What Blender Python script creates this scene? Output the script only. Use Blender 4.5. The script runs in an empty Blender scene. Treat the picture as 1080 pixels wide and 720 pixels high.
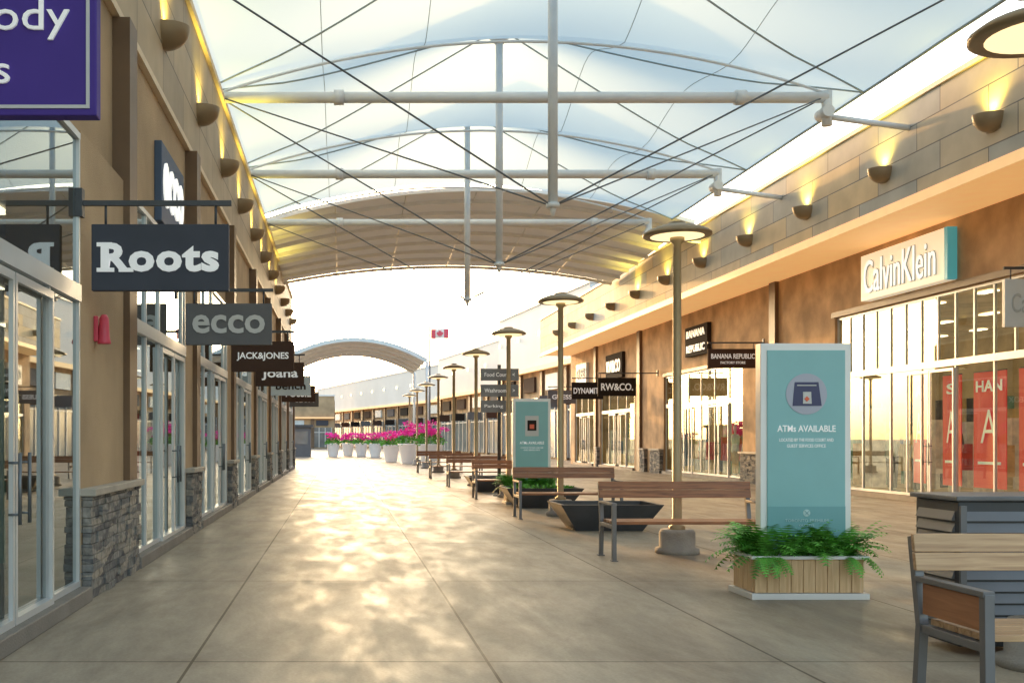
import bpy, math, random
from mathutils import Vector, Matrix
random.seed(7)
S=bpy.context.scene
COL=S.collection
S.view_settings.view_transform='Standard'
S.view_settings.look='None'
S.view_settings.exposure=0
R=math.radians

# ---------------------------------------------------------------- materials
def newmat(name):
    m=bpy.data.materials.new(name); m.use_nodes=True
    m.cycles.emission_sampling='NONE'
    nt=m.node_tree; b=nt.nodes['Principled BSDF']
    return m,nt,b
def N(nt,t,**kw):
    n=nt.nodes.new(t)
    for k,v in kw.items(): setattr(n,k,v)
    return n
def c4(c): return (c[0],c[1],c[2],1)
def plain(name,col,rough=.5,metal=0,var=.15,scale=3,bump=0.0,bscale=60,emit=None,es=0,spec=.5):
    m,nt,b=newmat(name); L=nt.links
    tc=N(nt,'ShaderNodeTexCoord')
    no=N(nt,'ShaderNodeTexNoise'); no.inputs['Scale'].default_value=scale; no.inputs['Detail'].default_value=6
    L.new(tc.outputs['Object'],no.inputs['Vector'])
    cr=N(nt,'ShaderNodeValToRGB')
    cr.color_ramp.elements[0].position=.3; cr.color_ramp.elements[1].position=.7
    cr.color_ramp.elements[0].color=c4([x*(1-var) for x in col])
    cr.color_ramp.elements[1].color=c4([min(1,x*(1+var)) for x in col])
    L.new(no.outputs['Fac'],cr.inputs['Fac']); L.new(cr.outputs['Color'],b.inputs['Base Color'])
    b.inputs['Roughness'].default_value=rough; b.inputs['Metallic'].default_value=metal
    b.inputs['Specular IOR Level'].default_value=spec
    if bump>0:
        n2=N(nt,'ShaderNodeTexNoise'); n2.inputs['Scale'].default_value=bscale; n2.inputs['Detail'].default_value=4
        L.new(tc.outputs['Object'],n2.inputs['Vector'])
        bp=N(nt,'ShaderNodeBump'); bp.inputs['Strength'].default_value=bump; bp.inputs['Distance'].default_value=.02
        L.new(n2.outputs['Fac'],bp.inputs['Height']); L.new(bp.outputs['Normal'],b.inputs['Normal'])
    if emit:
        b.inputs['Emission Color'].default_value=c4(emit); b.inputs['Emission Strength'].default_value=es
    return m
def brickmat(name,c1,c2,mort,w,h,msz,rough=.7,bump=.3,offset=.5,bias=0,swap=True,noise=.2,nscale=1.5,distort=0):
    m,nt,b=newmat(name); L=nt.links
    tc=N(nt,'ShaderNodeTexCoord'); sp=N(nt,'ShaderNodeSeparateXYZ'); cb=N(nt,'ShaderNodeCombineXYZ')
    L.new(tc.outputs['Object'],sp.inputs[0])
    if swap:
        ad=N(nt,'ShaderNodeMath',operation='ADD'); L.new(sp.outputs['X'],ad.inputs[0]); L.new(sp.outputs['Y'],ad.inputs[1])
        L.new(ad.outputs[0],cb.inputs['X']); L.new(sp.outputs['Z'],cb.inputs['Y'])
    else:
        L.new(sp.outputs['X'],cb.inputs['X']); L.new(sp.outputs['Y'],cb.inputs['Y'])
    br=N(nt,'ShaderNodeTexBrick'); br.offset=offset; br.squash=1
    for k,v in (('Scale',1),('Mortar Size',msz),('Brick Width',w),('Row Height',h),('Bias',bias),('Mortar Smooth',.1)): br.inputs[k].default_value=v
    br.inputs['Color1'].default_value=c4(c1); br.inputs['Color2'].default_value=c4(c2); br.inputs['Mortar'].default_value=c4(mort)
    L.new(cb.outputs[0],br.inputs['Vector'])
    no=N(nt,'ShaderNodeTexNoise'); no.inputs['Scale'].default_value=nscale; no.inputs['Detail'].default_value=8
    L.new(tc.outputs['Object'],no.inputs['Vector'])
    mr=N(nt,'ShaderNodeMapRange'); mr.inputs['From Min'].default_value=.3; mr.inputs['From Max'].default_value=.7
    mr.inputs['To Min'].default_value=1-noise; mr.inputs['To Max'].default_value=1+noise
    L.new(no.outputs['Fac'],mr.inputs['Value'])
    mx=N(nt,'ShaderNodeVectorMath',operation='SCALE'); L.new(br.outputs['Color'],mx.inputs[0]); L.new(mr.outputs[0],mx.inputs['Scale'])
    L.new(mx.outputs[0],b.inputs['Base Color'])
    b.inputs['Roughness'].default_value=rough
    bp=N(nt,'ShaderNodeBump'); bp.inputs['Strength'].default_value=bump; bp.inputs['Distance'].default_value=.02
    inv=N(nt,'ShaderNodeMath',operation='SUBTRACT'); inv.inputs[0].default_value=1; L.new(br.outputs['Fac'],inv.inputs[1])
    L.new(inv.outputs[0],bp.inputs['Height']); L.new(bp.outputs['Normal'],b.inputs['Normal'])
    return m
def emis(name,col,st):
    m,nt,b=newmat(name); b.inputs['Base Color'].default_value=c4(col)
    b.inputs['Emission Color'].default_value=c4(col); b.inputs['Emission Strength'].default_value=st; return m
def stonemat():
    m,nt,b=newmat('ledge_stone'); L=nt.links
    tc=N(nt,'ShaderNodeTexCoord'); mp=N(nt,'ShaderNodeMapping'); mp.inputs['Scale'].default_value=(1,3.5,14); L.new(tc.outputs['Object'],mp.inputs['Vector'])
    vo=N(nt,'ShaderNodeTexVoronoi'); vo.inputs['Scale'].default_value=1.0; L.new(mp.outputs[0],vo.inputs['Vector'])
    sp=N(nt,'ShaderNodeSeparateColor'); L.new(vo.outputs['Color'],sp.inputs[0])
    no=N(nt,'ShaderNodeTexNoise'); no.inputs['Scale'].default_value=18; no.inputs['Detail'].default_value=8; L.new(tc.outputs['Object'],no.inputs['Vector'])
    cr=N(nt,'ShaderNodeValToRGB'); e=cr.color_ramp.elements; e[0].position=0; e[0].color=(.08,.08,.09,1); e[1].position=1; e[1].color=(.34,.3,.25,1)
    n=e.new(.5); n.color=(.18,.18,.18,1)
    L.new(sp.outputs[0],cr.inputs['Fac'])
    mr=N(nt,'ShaderNodeMapRange'); mr.inputs['From Min'].default_value=.3; mr.inputs['From Max'].default_value=.7; mr.inputs['To Min'].default_value=.6; mr.inputs['To Max'].default_value=1.35; L.new(no.outputs['Fac'],mr.inputs['Value'])
    sc=N(nt,'ShaderNodeVectorMath',operation='SCALE'); L.new(cr.outputs[0],sc.inputs[0]); L.new(mr.outputs[0],sc.inputs['Scale']); L.new(sc.outputs[0],b.inputs['Base Color'])
    b.inputs['Roughness'].default_value=.85
    bp=N(nt,'ShaderNodeBump'); bp.inputs['Strength'].default_value=.7; bp.inputs['Distance'].default_value=.02; L.new(no.outputs['Fac'],bp.inputs['Height']); L.new(bp.outputs['Normal'],b.inputs['Normal'])
    return m
def woodmat(name,c1,c2,axis=0):
    m,nt,b=newmat(name); L=nt.links
    tc=N(nt,'ShaderNodeTexCoord'); mp=N(nt,'ShaderNodeMapping')
    sc=[25,25,25]; sc[axis]=1.6; mp.inputs['Scale'].default_value=sc
    L.new(tc.outputs['Object'],mp.inputs['Vector'])
    no=N(nt,'ShaderNodeTexNoise'); no.inputs['Scale'].default_value=1.5; no.inputs['Detail'].default_value=8; no.inputs['Distortion'].default_value=.6
    L.new(mp.outputs[0],no.inputs['Vector'])
    cr=N(nt,'ShaderNodeValToRGB'); cr.color_ramp.elements[0].position=.3; cr.color_ramp.elements[1].position=.72
    cr.color_ramp.elements[0].color=c4(c1); cr.color_ramp.elements[1].color=c4(c2)
    L.new(no.outputs['Fac'],cr.inputs['Fac']); L.new(cr.outputs['Color'],b.inputs['Base Color'])
    b.inputs['Roughness'].default_value=.45
    bp=N(nt,'ShaderNodeBump'); bp.inputs['Strength'].default_value=.15; bp.inputs['Distance'].default_value=.005
    L.new(no.outputs['Fac'],bp.inputs['Height']); L.new(bp.outputs['Normal'],b.inputs['Normal'])
    return m

def floormat():
    m,nt,b=newmat('polished_concrete'); L=nt.links
    tc=N(nt,'ShaderNodeTexCoord')
    mp=N(nt,'ShaderNodeMapping'); mp.inputs['Location'].default_value=(.97,.9,0); L.new(tc.outputs['Object'],mp.inputs['Vector'])
    br=N(nt,'ShaderNodeTexBrick'); br.offset=0
    for k,v in (('Scale',1),('Mortar Size',.011),('Brick Width',1.92),('Row Height',3.84),('Mortar Smooth',.2)): br.inputs[k].default_value=v
    br.inputs['Color1'].default_value=(1,1,1,1); br.inputs['Color2'].default_value=(.88,.88,.88,1); br.inputs['Mortar'].default_value=(.32,.3,.28,1)
    L.new(mp.outputs[0],br.inputs['Vector'])
    mp1=N(nt,'ShaderNodeMapping'); mp1.inputs['Scale'].default_value=(1.5,.5,1); mp1.inputs['Rotation'].default_value=(0,0,.2); L.new(tc.outputs['Object'],mp1.inputs['Vector'])
    n1=N(nt,'ShaderNodeTexNoise'); n1.inputs['Scale'].default_value=.9; n1.inputs['Detail'].default_value=14; n1.inputs['Roughness'].default_value=.72; n1.inputs['Distortion'].default_value=.35
    L.new(mp1.outputs[0],n1.inputs['Vector'])
    cr=N(nt,'ShaderNodeValToRGB'); e=cr.color_ramp.elements
    e[0].position=.34; e[0].color=(.24,.205,.165,1); e[1].position=.66; e[1].color=(.45,.39,.31,1)
    L.new(n1.outputs['Fac'],cr.inputs['Fac'])
    n3=N(nt,'ShaderNodeTexNoise'); n3.inputs['Scale'].default_value=45; n3.inputs['Detail'].default_value=5; L.new(tc.outputs['Object'],n3.inputs['Vector'])
    mr3=N(nt,'ShaderNodeMapRange'); mr3.inputs['To Min'].default_value=.78; mr3.inputs['To Max'].default_value=1.22; L.new(n3.outputs['Fac'],mr3.inputs['Value'])
    mx=N(nt,'ShaderNodeMix',data_type='RGBA',blend_type='MULTIPLY'); mx.inputs[0].default_value=1
    L.new(cr.outputs['Color'],mx.inputs[6]); L.new(br.outputs['Color'],mx.inputs[7])
    sc=N(nt,'ShaderNodeVectorMath',operation='SCALE'); L.new(mx.outputs[2],sc.inputs[0]); L.new(mr3.outputs[0],sc.inputs['Scale'])
    L.new(sc.outputs[0],b.inputs['Base Color'])
    mp2=N(nt,'ShaderNodeMapping'); mp2.inputs['Scale'].default_value=(2.0,.55,1); mp2.inputs['Rotation'].default_value=(0,0,.2); L.new(tc.outputs['Object'],mp2.inputs['Vector'])
    n2=N(nt,'ShaderNodeTexNoise'); n2.inputs['Scale'].default_value=1.3; n2.inputs['Detail'].default_value=12; n2.inputs['Roughness'].default_value=.72
    L.new(mp2.outputs[0],n2.inputs['Vector'])
    mr=N(nt,'ShaderNodeMapRange'); mr.inputs['From Min'].default_value=.42; mr.inputs['From Max'].default_value=.7
    mr.inputs['To Min'].default_value=.58; mr.inputs['To Max'].default_value=.33
    L.new(n2.outputs['Fac'],mr.inputs['Value']); L.new(mr.outputs[0],b.inputs['Roughness'])
    b.inputs['Specular IOR Level'].default_value=.17
    b.inputs['Specular Tint'].default_value=(1,.8,.5,1)
    bp=N(nt,'ShaderNodeBump'); bp.inputs['Strength'].default_value=.12; bp.inputs['Distance'].default_value=.004
    L.new(br.outputs['Fac'],bp.inputs['Height']); bp.invert=True
    L.new(bp.outputs['Normal'],b.inputs['Normal'])
    return m
def glassmat(name,tint=(.8,.86,.86),lo=.12,hi=.95,gc=(.93,.97,1)):
    m,nt,b=newmat(name); L=nt.links
    nt.nodes.remove(b); out=nt.nodes['Material Output']
    t=N(nt,'ShaderNodeBsdfTransparent'); t.inputs[0].default_value=c4(tint)
    g=N(nt,'ShaderNodeBsdfGlossy'); g.inputs['Roughness'].default_value=.015; g.inputs['Color'].default_value=c4(gc)
    lw=N(nt,'ShaderNodeLayerWeight'); lw.inputs['Blend'].default_value=.35
    mr=N(nt,'ShaderNodeMapRange'); mr.inputs['To Min'].default_value=lo; mr.inputs['To Max'].default_value=hi
    L.new(lw.outputs['Fresnel'],mr.inputs['Value'])
    mx=N(nt,'ShaderNodeMixShader'); L.new(mr.outputs[0],mx.inputs[0]); L.new(t.outputs[0],mx.inputs[1]); L.new(g.outputs[0],mx.inputs[2])
    L.new(mx.outputs[0],out.inputs['Surface']); return m
def fabricmat(name,col,tcol,fac=.7,nz=.96):
    m,nt,b=newmat(name); L=nt.links; nt.nodes.remove(b); out=nt.nodes['Material Output']
    d=N(nt,'ShaderNodeBsdfDiffuse'); d.inputs[0].default_value=c4(col)
    t=N(nt,'ShaderNodeBsdfTranslucent')
    tc=N(nt,'ShaderNodeTexCoord'); no=N(nt,'ShaderNodeTexNoise'); no.inputs['Scale'].default_value=.5; no.inputs['Detail'].default_value=5
    L.new(tc.outputs['Object'],no.inputs['Vector'])
    cr=N(nt,'ShaderNodeValToRGB'); cr.color_ramp.elements[0].position=.3; cr.color_ramp.elements[1].position=.7
    cr.color_ramp.elements[0].color=c4([x*nz for x in tcol]); cr.color_ramp.elements[1].color=c4(tcol)
    L.new(no.outputs['Fac'],cr.inputs['Fac']); L.new(cr.outputs['Color'],t.inputs[0])
    mx=N(nt,'ShaderNodeMixShader'); mx.inputs[0].default_value=fac; L.new(d.outputs[0],mx.inputs[1]); L.new(t.outputs[0],mx.inputs[2])
    L.new(mx.outputs[0],out.inputs['Surface']); return m

M=dict(
 floor=floormat(),
 stucco=plain('tan_stucco',(.45,.32,.195),.85,var=.2,scale=.8,bump=.5,bscale=90),
 stucco2=plain('brown_stucco',(.48,.31,.175),.85,var=.35,scale=1.3,bump=.6,bscale=40),
 brown=plain('dark_brown_panel',(.15,.09,.05),.5,var=.12),
 stone=stonemat(),
 cap=plain('stone_cap',(.4,.36,.31),.7,bump=.2),
 kerb=plain('kerb_stone',(.2,.185,.17),.7,bump=.3),
 panelR=brickmat('staggered_cladding',(.6,.45,.26),(.32,.35,.35),(.14,.13,.12),2.3,.55,.012,.75,.5,.35,noise=.12),
 panelL=brickmat('tan_cladding',(.5,.38,.24),(.37,.29,.2),(.15,.12,.09),1.8,.75,.012,.6,.4,.5,noise=.12),
 soffit=plain('soffit_panel_painted_glow',(.85,.62,.36),.6,var=.05,emit=(1,.52,.18),es=.5),  # warm glow put into the panel for sun and floor bounce; no lamp
 trim=plain('cream_trim',(.75,.6,.42),.6,var=.06),
 frame=plain('silver_aluminium',(.6,.61,.62),.35,.3,var=.04),
 steel=plain('painted_white_steel',(.78,.8,.81),.4,.0,var=.05),
 cable=plain('steel_cable',(.15,.17,.19),.4,.6,var=.1),
 seam=plain('fabric_seam',(.34,.4,.41),.6,var=.05),
 glass=glassmat('store_glass',(.5,.6,.62),.4,.82,(.76,.86,.9)),
 glassR=glassmat('clear_store_glass',(.78,.86,.74),.04,.2,(.85,.93,.85)),
 fabric=fabricmat('tension_fabric',(.8,.87,.88),(.6,.72,.75),.62,.99),
 vault=fabricmat('vault_panel',(.72,.7,.66),(.45,.43,.4),.1,.98),
 rib=plain('vault_rib',(.8,.78,.74),.6,var=.05),
 bronze=plain('bronze_metal',(.3,.22,.13),.4,.4,var=.12),
 pole=plain('tan_pole_paint',(.38,.3,.18),.45,.2,var=.1),
 grey=plain('grey_steel',(.16,.165,.18),.45,.3,var=.1),
 dark=plain('charcoal_metal',(.06,.065,.075),.5,.2,var=.2),
 concrete=plain('cast_concrete',(.36,.34,.32),.8,var=.15,scale=6,bump=.4,bscale=50),
 wood=woodmat('bench_wood',(.15,.055,.025),(.37,.16,.07)),
 woodP=woodmat('orange_wood_panel',(.3,.12,.05),(.42,.18,.08),1),
 woodL=woodmat('sunbleached_wood',(.36,.21,.11),(.6,.4,.23)),
 cedar=woodmat('cedar_board',(.62,.39,.2),(.88,.63,.37),2),
 white=plain('white_paint',(.82,.82,.82),.45,var=.03),
 leaf=plain('fern_leaf',(.12,.38,.05),.5,var=.5,scale=9),
 leaf2=plain('dark_leaf',(.06,.16,.04),.5,var=.4,scale=9),
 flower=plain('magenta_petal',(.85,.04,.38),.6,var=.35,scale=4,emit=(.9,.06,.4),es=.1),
 soil=plain('soil',(.05,.035,.025),.9),
 purple=plain('purple_sign',(.07,.04,.26),.6,var=.04,spec=.2),
 signg=plain('slate_sign',(.065,.07,.09),.7,var=.06,spec=.2),
 signm=plain('grey_sign',(.14,.14,.15),.7,var=.06,spec=.2),
 signk=plain('black_sign',(.03,.024,.022),.85,var=.06,spec=.1),
 signb=plain('dark_brown_sign',(.075,.045,.035),.85,var=.06,spec=.1),
 signn=plain('navy_wall_sign',(.08,.12,.2),.6,var=.06,spec=.2),
 signw=plain('pale_sign',(.55,.62,.66),.5,var=.05),
 lit=plain('lit_sign_face',(.85,.8,.68),.5,var=.03,emit=(1,.86,.6),es=.5),
 litletter=plain('lit_letter',(.9,.9,.88),.5,var=.02,emit=(1,1,.95),es=.7),
 letter=plain('white_letter',(.85,.85,.85),.4,var=.02,emit=(1,1,1),es=.18),
 letterf=plain('faint_letter',(.5,.68,.7),.4,var=.02),
 letterg=plain('pale_grey_letter',(.55,.55,.55),.4,var=.02),
 letterb=plain('bluegrey_letter',(.38,.43,.45),.6,var=.02),
 teal=plain('teal_poster',(.24,.49,.52),.45,var=.03),
 teal2=plain('deep_teal_poster',(.17,.39,.43),.45,var=.03),
 mauve=plain('mauve_disc',(.4,.42,.52),.4,var=.03),
 navy=plain('navy_icon',(.03,.035,.12),.4,var=.05),
 yellow=plain('red_icon',(.75,.12,.05),.4,var=.02),
 red=plain('red_paint',(.65,.07,.12),.4,var=.08),
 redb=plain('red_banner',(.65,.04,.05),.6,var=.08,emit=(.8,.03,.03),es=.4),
 cyan=plain('cyan_sign_edge',(.1,.42,.5),.4,var=.05,emit=(.1,.6,.7),es=.25),
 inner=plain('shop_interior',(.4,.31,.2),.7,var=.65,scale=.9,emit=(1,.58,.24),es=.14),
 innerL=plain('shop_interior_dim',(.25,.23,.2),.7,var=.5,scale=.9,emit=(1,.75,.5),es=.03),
 ceil=emis('ceiling_light',(1,.8,.55),5.0),
 lens=emis('lamp_lens',(1,.78,.42),1.3),
 glow=emis('uplight_lens',(1,.78,.3),6.0),
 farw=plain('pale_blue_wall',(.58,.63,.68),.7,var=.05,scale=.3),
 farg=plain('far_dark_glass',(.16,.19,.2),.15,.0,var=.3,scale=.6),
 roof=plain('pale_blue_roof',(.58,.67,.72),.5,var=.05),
 pot=plain('white_planter_pot',(.85,.86,.88),.5,var=.03,emit=(.9,.95,1),es=.1),
 skin=plain('mannequin_white',(.7,.68,.64),.4,var=.03),
)
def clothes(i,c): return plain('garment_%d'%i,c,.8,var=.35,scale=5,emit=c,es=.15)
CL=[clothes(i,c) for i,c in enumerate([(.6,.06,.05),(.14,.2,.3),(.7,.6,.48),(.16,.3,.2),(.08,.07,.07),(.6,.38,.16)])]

# ---------------------------------------------------------------- mesh builder
class MB:
    def __init__(s): s.v=[]; s.f=[]; s.sm=[]
    def box(s,x0,x1,y0,y1,z0,z1):
        n=len(s.v)
        s.v+=[(x0,y0,z0),(x1,y0,z0),(x1,y1,z0),(x0,y1,z0),(x0,y0,z1),(x1,y0,z1),(x1,y1,z1),(x0,y1,z1)]
        for q in ((0,3,2,1),(4,5,6,7),(0,1,5,4),(1,2,6,5),(2,3,7,6),(3,0,4,7)): s.f.append([n+i for i in q]); s.sm.append(False)
        return s
    def frame(s,p0,p1):
        p0=Vector(p0); p1=Vector(p1); d=(p1-p0).normalized()
        up=Vector((0,0,1)) if abs(d.z)<.95 else Vector((1,0,0))
        a=d.cross(up).normalized(); b=a.cross(d).normalized(); return p0,p1,a,b
    def cyl(s,p0,p1,r0,r1=None,n=12,caps=True):
        r1=r0 if r1 is None else r1
        p0,p1,a,b=s.frame(p0,p1); k=len(s.v)
        for p,r in ((p0,r0),(p1,r1)):
            for i in range(n):
                t=2*math.pi*i/n; s.v.append(tuple(p+a*(r*math.cos(t))+b*(r*math.sin(t))))
        for i in range(n):
            j=(i+1)%n; s.f.append([k+i,k+j,k+n+j,k+n+i]); s.sm.append(True)
        if caps:
            s.f.append([k+i for i in range(n)][::-1]); s.sm.append(False)
            s.f.append([k+n+i for i in range(n)]); s.sm.append(False)
        return s
    def tube(s,P,r,n=6):
        k=len(s.v)
        for q,p in enumerate(P):
            a0=P[max(0,q-1)]; a1=P[min(len(P)-1,q+1)]
            _,_,a,b=s.frame(a0,a1); p=Vector(p); rr=r[q] if isinstance(r,(list,tuple)) else r
            for i in range(n):
                t=2*math.pi*i/n; s.v.append(tuple(p+a*(rr*math.cos(t))+b*(rr*math.sin(t))))
        for q in range(len(P)-1):
            for i in range(n):
                j=(i+1)%n; s.f.append([k+q*n+i,k+q*n+j,k+q*n+n+j,k+q*n+n+i]); s.sm.append(True)
        return s
    def obox(s,p0,p1,w,t):
        p0,p1,a,b=s.frame(p0,p1); k=len(s.v)
        for p in (p0,p1):
            for u,v in ((-1,-1),(1,-1),(1,1),(-1,1)): s.v.append(tuple(p+a*(u*w/2)+b*(v*t/2)))
        for q in ((0,1,2,3),(7,6,5,4),(0,4,5,1),(1,5,6,2),(2,6,7,3),(3,7,4,0)): s.f.append([k+i for i in q]); s.sm.append(False)
        return s
    def lathe(s,prof,n=24,c=(0,0,0),sy=1):
        k=len(s.v)
        for r,z in prof:
            for i in range(n):
                t=2*math.pi*i/n; s.v.append((c[0]+r*math.cos(t),c[1]+sy*r*math.sin(t),c[2]+z))
        for a in range(len(prof)-1):
            for i in range(n):
                j=(i+1)%n; s.f.append([k+a*n+i,k+a*n+j,k+(a+1)*n+j,k+(a+1)*n+i]); s.sm.append(True)
        return s
    def quad(s,*p):
        k=len(s.v); s.v+=[tuple(q) for q in p]; s.f.append(list(range(k,k+len(p)))); s.sm.append(False); return s
    def prism(s,pts,off):
        k=len(s.v); n=len(pts); off=Vector(off)
        s.v+=[tuple(p) for p in pts]+[tuple(Vector(p)+off) for p in pts]
        s.f.append(list(range(k,k+n))[::-1]); s.f.append(list(range(k+n,k+2*n))); s.sm+=[False,False]
        for i in range(n):
            j=(i+1)%n; s.f.append([k+i,k+j,k+n+j,k+n+i]); s.sm.append(False)
        return s
    def obj(s,name,mat,parent=None,loc=(0,0,0),bevel=0):
        me=bpy.data.meshes.new(name); me.from_pydata(s.v,[],s.f)
        me.polygons.foreach_set('use_smooth',s.sm); me.update()
        me.materials.append(mat)
        o=bpy.data.objects.new(name,me); COL.objects.link(o); o.location=loc
        if parent: o.parent=parent
        if bevel:
            b=o.modifiers.new('bevel','BEVEL'); b.width=bevel; b.segments=2; b.limit_method='ANGLE'
        return o
def thing(name,label,cat,loc=(0,0,0),group=None,rz=0):
    e=bpy.data.objects.new(name,None); e.empty_display_size=.2; COL.objects.link(e)
    e.location=loc; e.rotation_euler=(0,0,rz); e['label']=label; e['category']=cat
    if group: e['group']=group
    return e
def copything(root,loc,rz=None,label=None,nolight=False):
    def cp(o,par):
        if nolight and o.type=='LIGHT': return None
        c=o.copy(); COL.objects.link(c)
        if par: c.parent=par; c.matrix_parent_inverse=o.matrix_parent_inverse.copy()
        for ch in list(o.children): cp(ch,c)
        return c
    c=cp(root,None); c.location=loc
    if rz is not None: c.rotation_euler=(0,0,rz)
    if label: c['label']=label
    return c
def text(s,mat,parent,center,width,height,face='-y',depth=.02,bold=0,name='lettering',extra=None):
    cu=bpy.data.curves.new('t','FONT'); cu.body=s; cu.size=1; cu.align_x='CENTER'; cu.offset=bold; cu.extrude=.5; cu.resolution_u=3
    if extra: cu.space_character=extra
    o=bpy.data.objects.new('t',cu); COL.objects.link(o)
    dg=bpy.context.evaluated_depsgraph_get(); me=bpy.data.meshes.new_from_object(o.evaluated_get(dg))
    bpy.data.objects.remove(o)
    xs=[v.co.x for v in me.vertices]; ys=[v.co.y for v in me.vertices]
    cx=(min(xs)+max(xs))/2; cy=(min(ys)+max(ys))/2; w=max(xs)-min(xs); h=max(ys)-min(ys)
    kx=width/w; ky=height/h if height else kx
    r,n={'-y':(Vector((1,0,0)),Vector((0,-1,0))),'+y':(Vector((-1,0,0)),Vector((0,1,0))),
         '-x':(Vector((0,-1,0)),Vector((-1,0,0))),'+x':(Vector((0,1,0)),Vector((1,0,0)))}[face]
    C=Vector(center)
    for v in me.vertices:
        a,b_,c=v.co
        v.co=C+r*((a-cx)*kx)+Vector((0,0,1))*((b_-cy)*ky)+n*(c*depth)
    me.materials.clear(); me.materials.append(mat); me.name=name
    ob=bpy.data.objects.new(name,me); COL.objects.link(ob); ob.parent=parent
    return ob

# ---------------------------------------------------------------- ground
g=MB().quad((-600,-300,0),(600,-300,0),(600,1200,0),(-600,1200,0)).obj('ground',M['floor']); g['kind']='structure'

# ---------------------------------------------------------------- storefront helper
def storefront(bld,xp,sgn,y0,y1,z1,zt,door,mull,gm,upper=None):
    f=.045
    w=bld
    gl=MB().quad((xp,y0,.16),(xp,y1,.16),(xp,y1,z1),(xp,y0,z1)).obj('window',gm,w)
    fr=MB(); a,b=(xp-.03,xp+.03)
    fr.box(a,b,y0,y1,z1-.06,z1); fr.box(a,b,y0,y1,.1,.18)
    fr.box(a-.01,b+.01,y0+.001,y1-.001,zt-.075,zt+.075)
    for y in [y0+f/2]+list(mull)+[y1-f/2]: fr.box(a+.002,b-.002,y-f/2,y+f/2,.181,zt-.076)
    for y in [y0+f/2]+list(mull if upper is None else upper)+[y1-f/2]: fr.box(a+.002,b-.002,y-f/2,y+f/2,zt+.076,z1-.061)
    o=fr.obj('window_frame',M['frame'],gl)
    for (d0,d1) in door:
        c=(d0+d1)/2
        for k,(p,q) in enumerate(((d0,c),(c,d1))):
            D=MB(); x0=xp+sgn*.032; x1=xp+sgn*.065; xa,xb=min(x0,x1),max(x0,x1)
            p+=.012;q-=.012; s_=.042
            D.box(xa,xb,p,p+s_,.04,zt-.12); D.box(xa,xb,q-s_,q,.04,zt-.12); D.box(xa,xb,p+s_,q-s_,.04,.18); D.box(xa,xb,p+s_,q-s_,zt-.18,zt-.12)
            dd=D.obj('door',M['frame'],w)
            yh=q-.1 if k==0 else p+.1
            xh=xp+sgn*.13
            H=MB().cyl((xh,yh,.85),(xh,yh,1.35),.014,n=8).cyl((xh,yh,.92),(xp+sgn*.05,yh,.92),.01,n=6).cyl((xh,yh,1.28),(xp+sgn*.05,yh,1.28),.01,n=6)
            H.obj('handle',M['cable'],dd)

def interior(bld,x0,x1,y0,y1,zc,mat,part='shop_interior'):
    xa,xb=min(x0,x1),max(x0,x1)
    m=MB()
    m.quad((xa,y0,.05),(xb,y0,.05),(xb,y1,.05),(xa,y1,.05))
    m.quad((x1,y0,.05),(x1,y1,.05),(x1,y1,zc),(x1,y0,zc))
    m.quad((xa,y0,zc),(xa,y1,zc),(xb,y1,zc),(xb,y0,zc))
    m.quad((xa,y0,.05),(xa,y0,zc),(xb,y0,zc),(xb,y0,.05)); m.quad((xa,y1,.05),(xb,y1,.05),(xb,y1,zc),(xa,y1,zc))
    o=m.obj(part,mat,bld)
    l=MB(); y=y0+1
    xm=[x0+(x1-x0)*t for t in (.25,.6,.9)]
    while y<y1-.8:
        for x in xm: l.box(x-.12,x+.12,y-.3,y+.3,zc-.05,zc-.02)
        y+=2.2
    l.obj('ceiling_light',M['ceil'],o)
    for i in range(6):
        c=MB()
        for k in range(int((y1-y0)*.9)):
            yy=random.uniform(y0+.5,y1-1); xx=x0+(x1-x0)*random.uniform(.12,.95)
            hh=random.choice((1.3,1.5,1.9,2.3)); w=random.uniform(.3,.9)
            c.box(xx-.2,xx+.2,yy,yy+w,random.choice((.1,.6)),hh)
            if random.random()<.4: c.box(x1-.3 if x1>x0 else x1+.05,x1-.05 if x1>x0 else x1+.3,yy,yy+w,2,2.8)
        c.obj('clothing_display',CL[i],o)

def ledge(xa,xf,y0,y1,z1,sgn=1):
    m=MB(); xs=sorted((xa,xf-sgn*.05)); m.box(xs[0],xs[1],y0+.05,y1-.02,0,z1)
    z=0.0
    while z<z1-.02:
        h=min(random.choice((.045,.06,.075,.1)),z1-z)
        y=y0+random.uniform(.0,.01)
        while y<y1-.01:
            L_=min(random.uniform(.12,.42),y1-y)
            if y1-(y+L_)<.06: L_=y1-y
            d=random.uniform(-.012,.02)
            a,b=sorted((xf-sgn*.08,xf+sgn*d)); m.box(a,b,y+.003,y+L_-.003,z+.003,z+h-.003); y+=L_
        x=min(xa,xf-sgn*.08); xe=max(xa,xf-sgn*.08)
        while x<xe-.01:
            L_=min(random.uniform(.12,.3),xe-x); d=random.uniform(-.015,.015); m.box(x+.003,x+L_-.003,y0-.01+d,y0+.1,z+.003,z+h-.003); x+=L_
        z+=h
    return m

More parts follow.
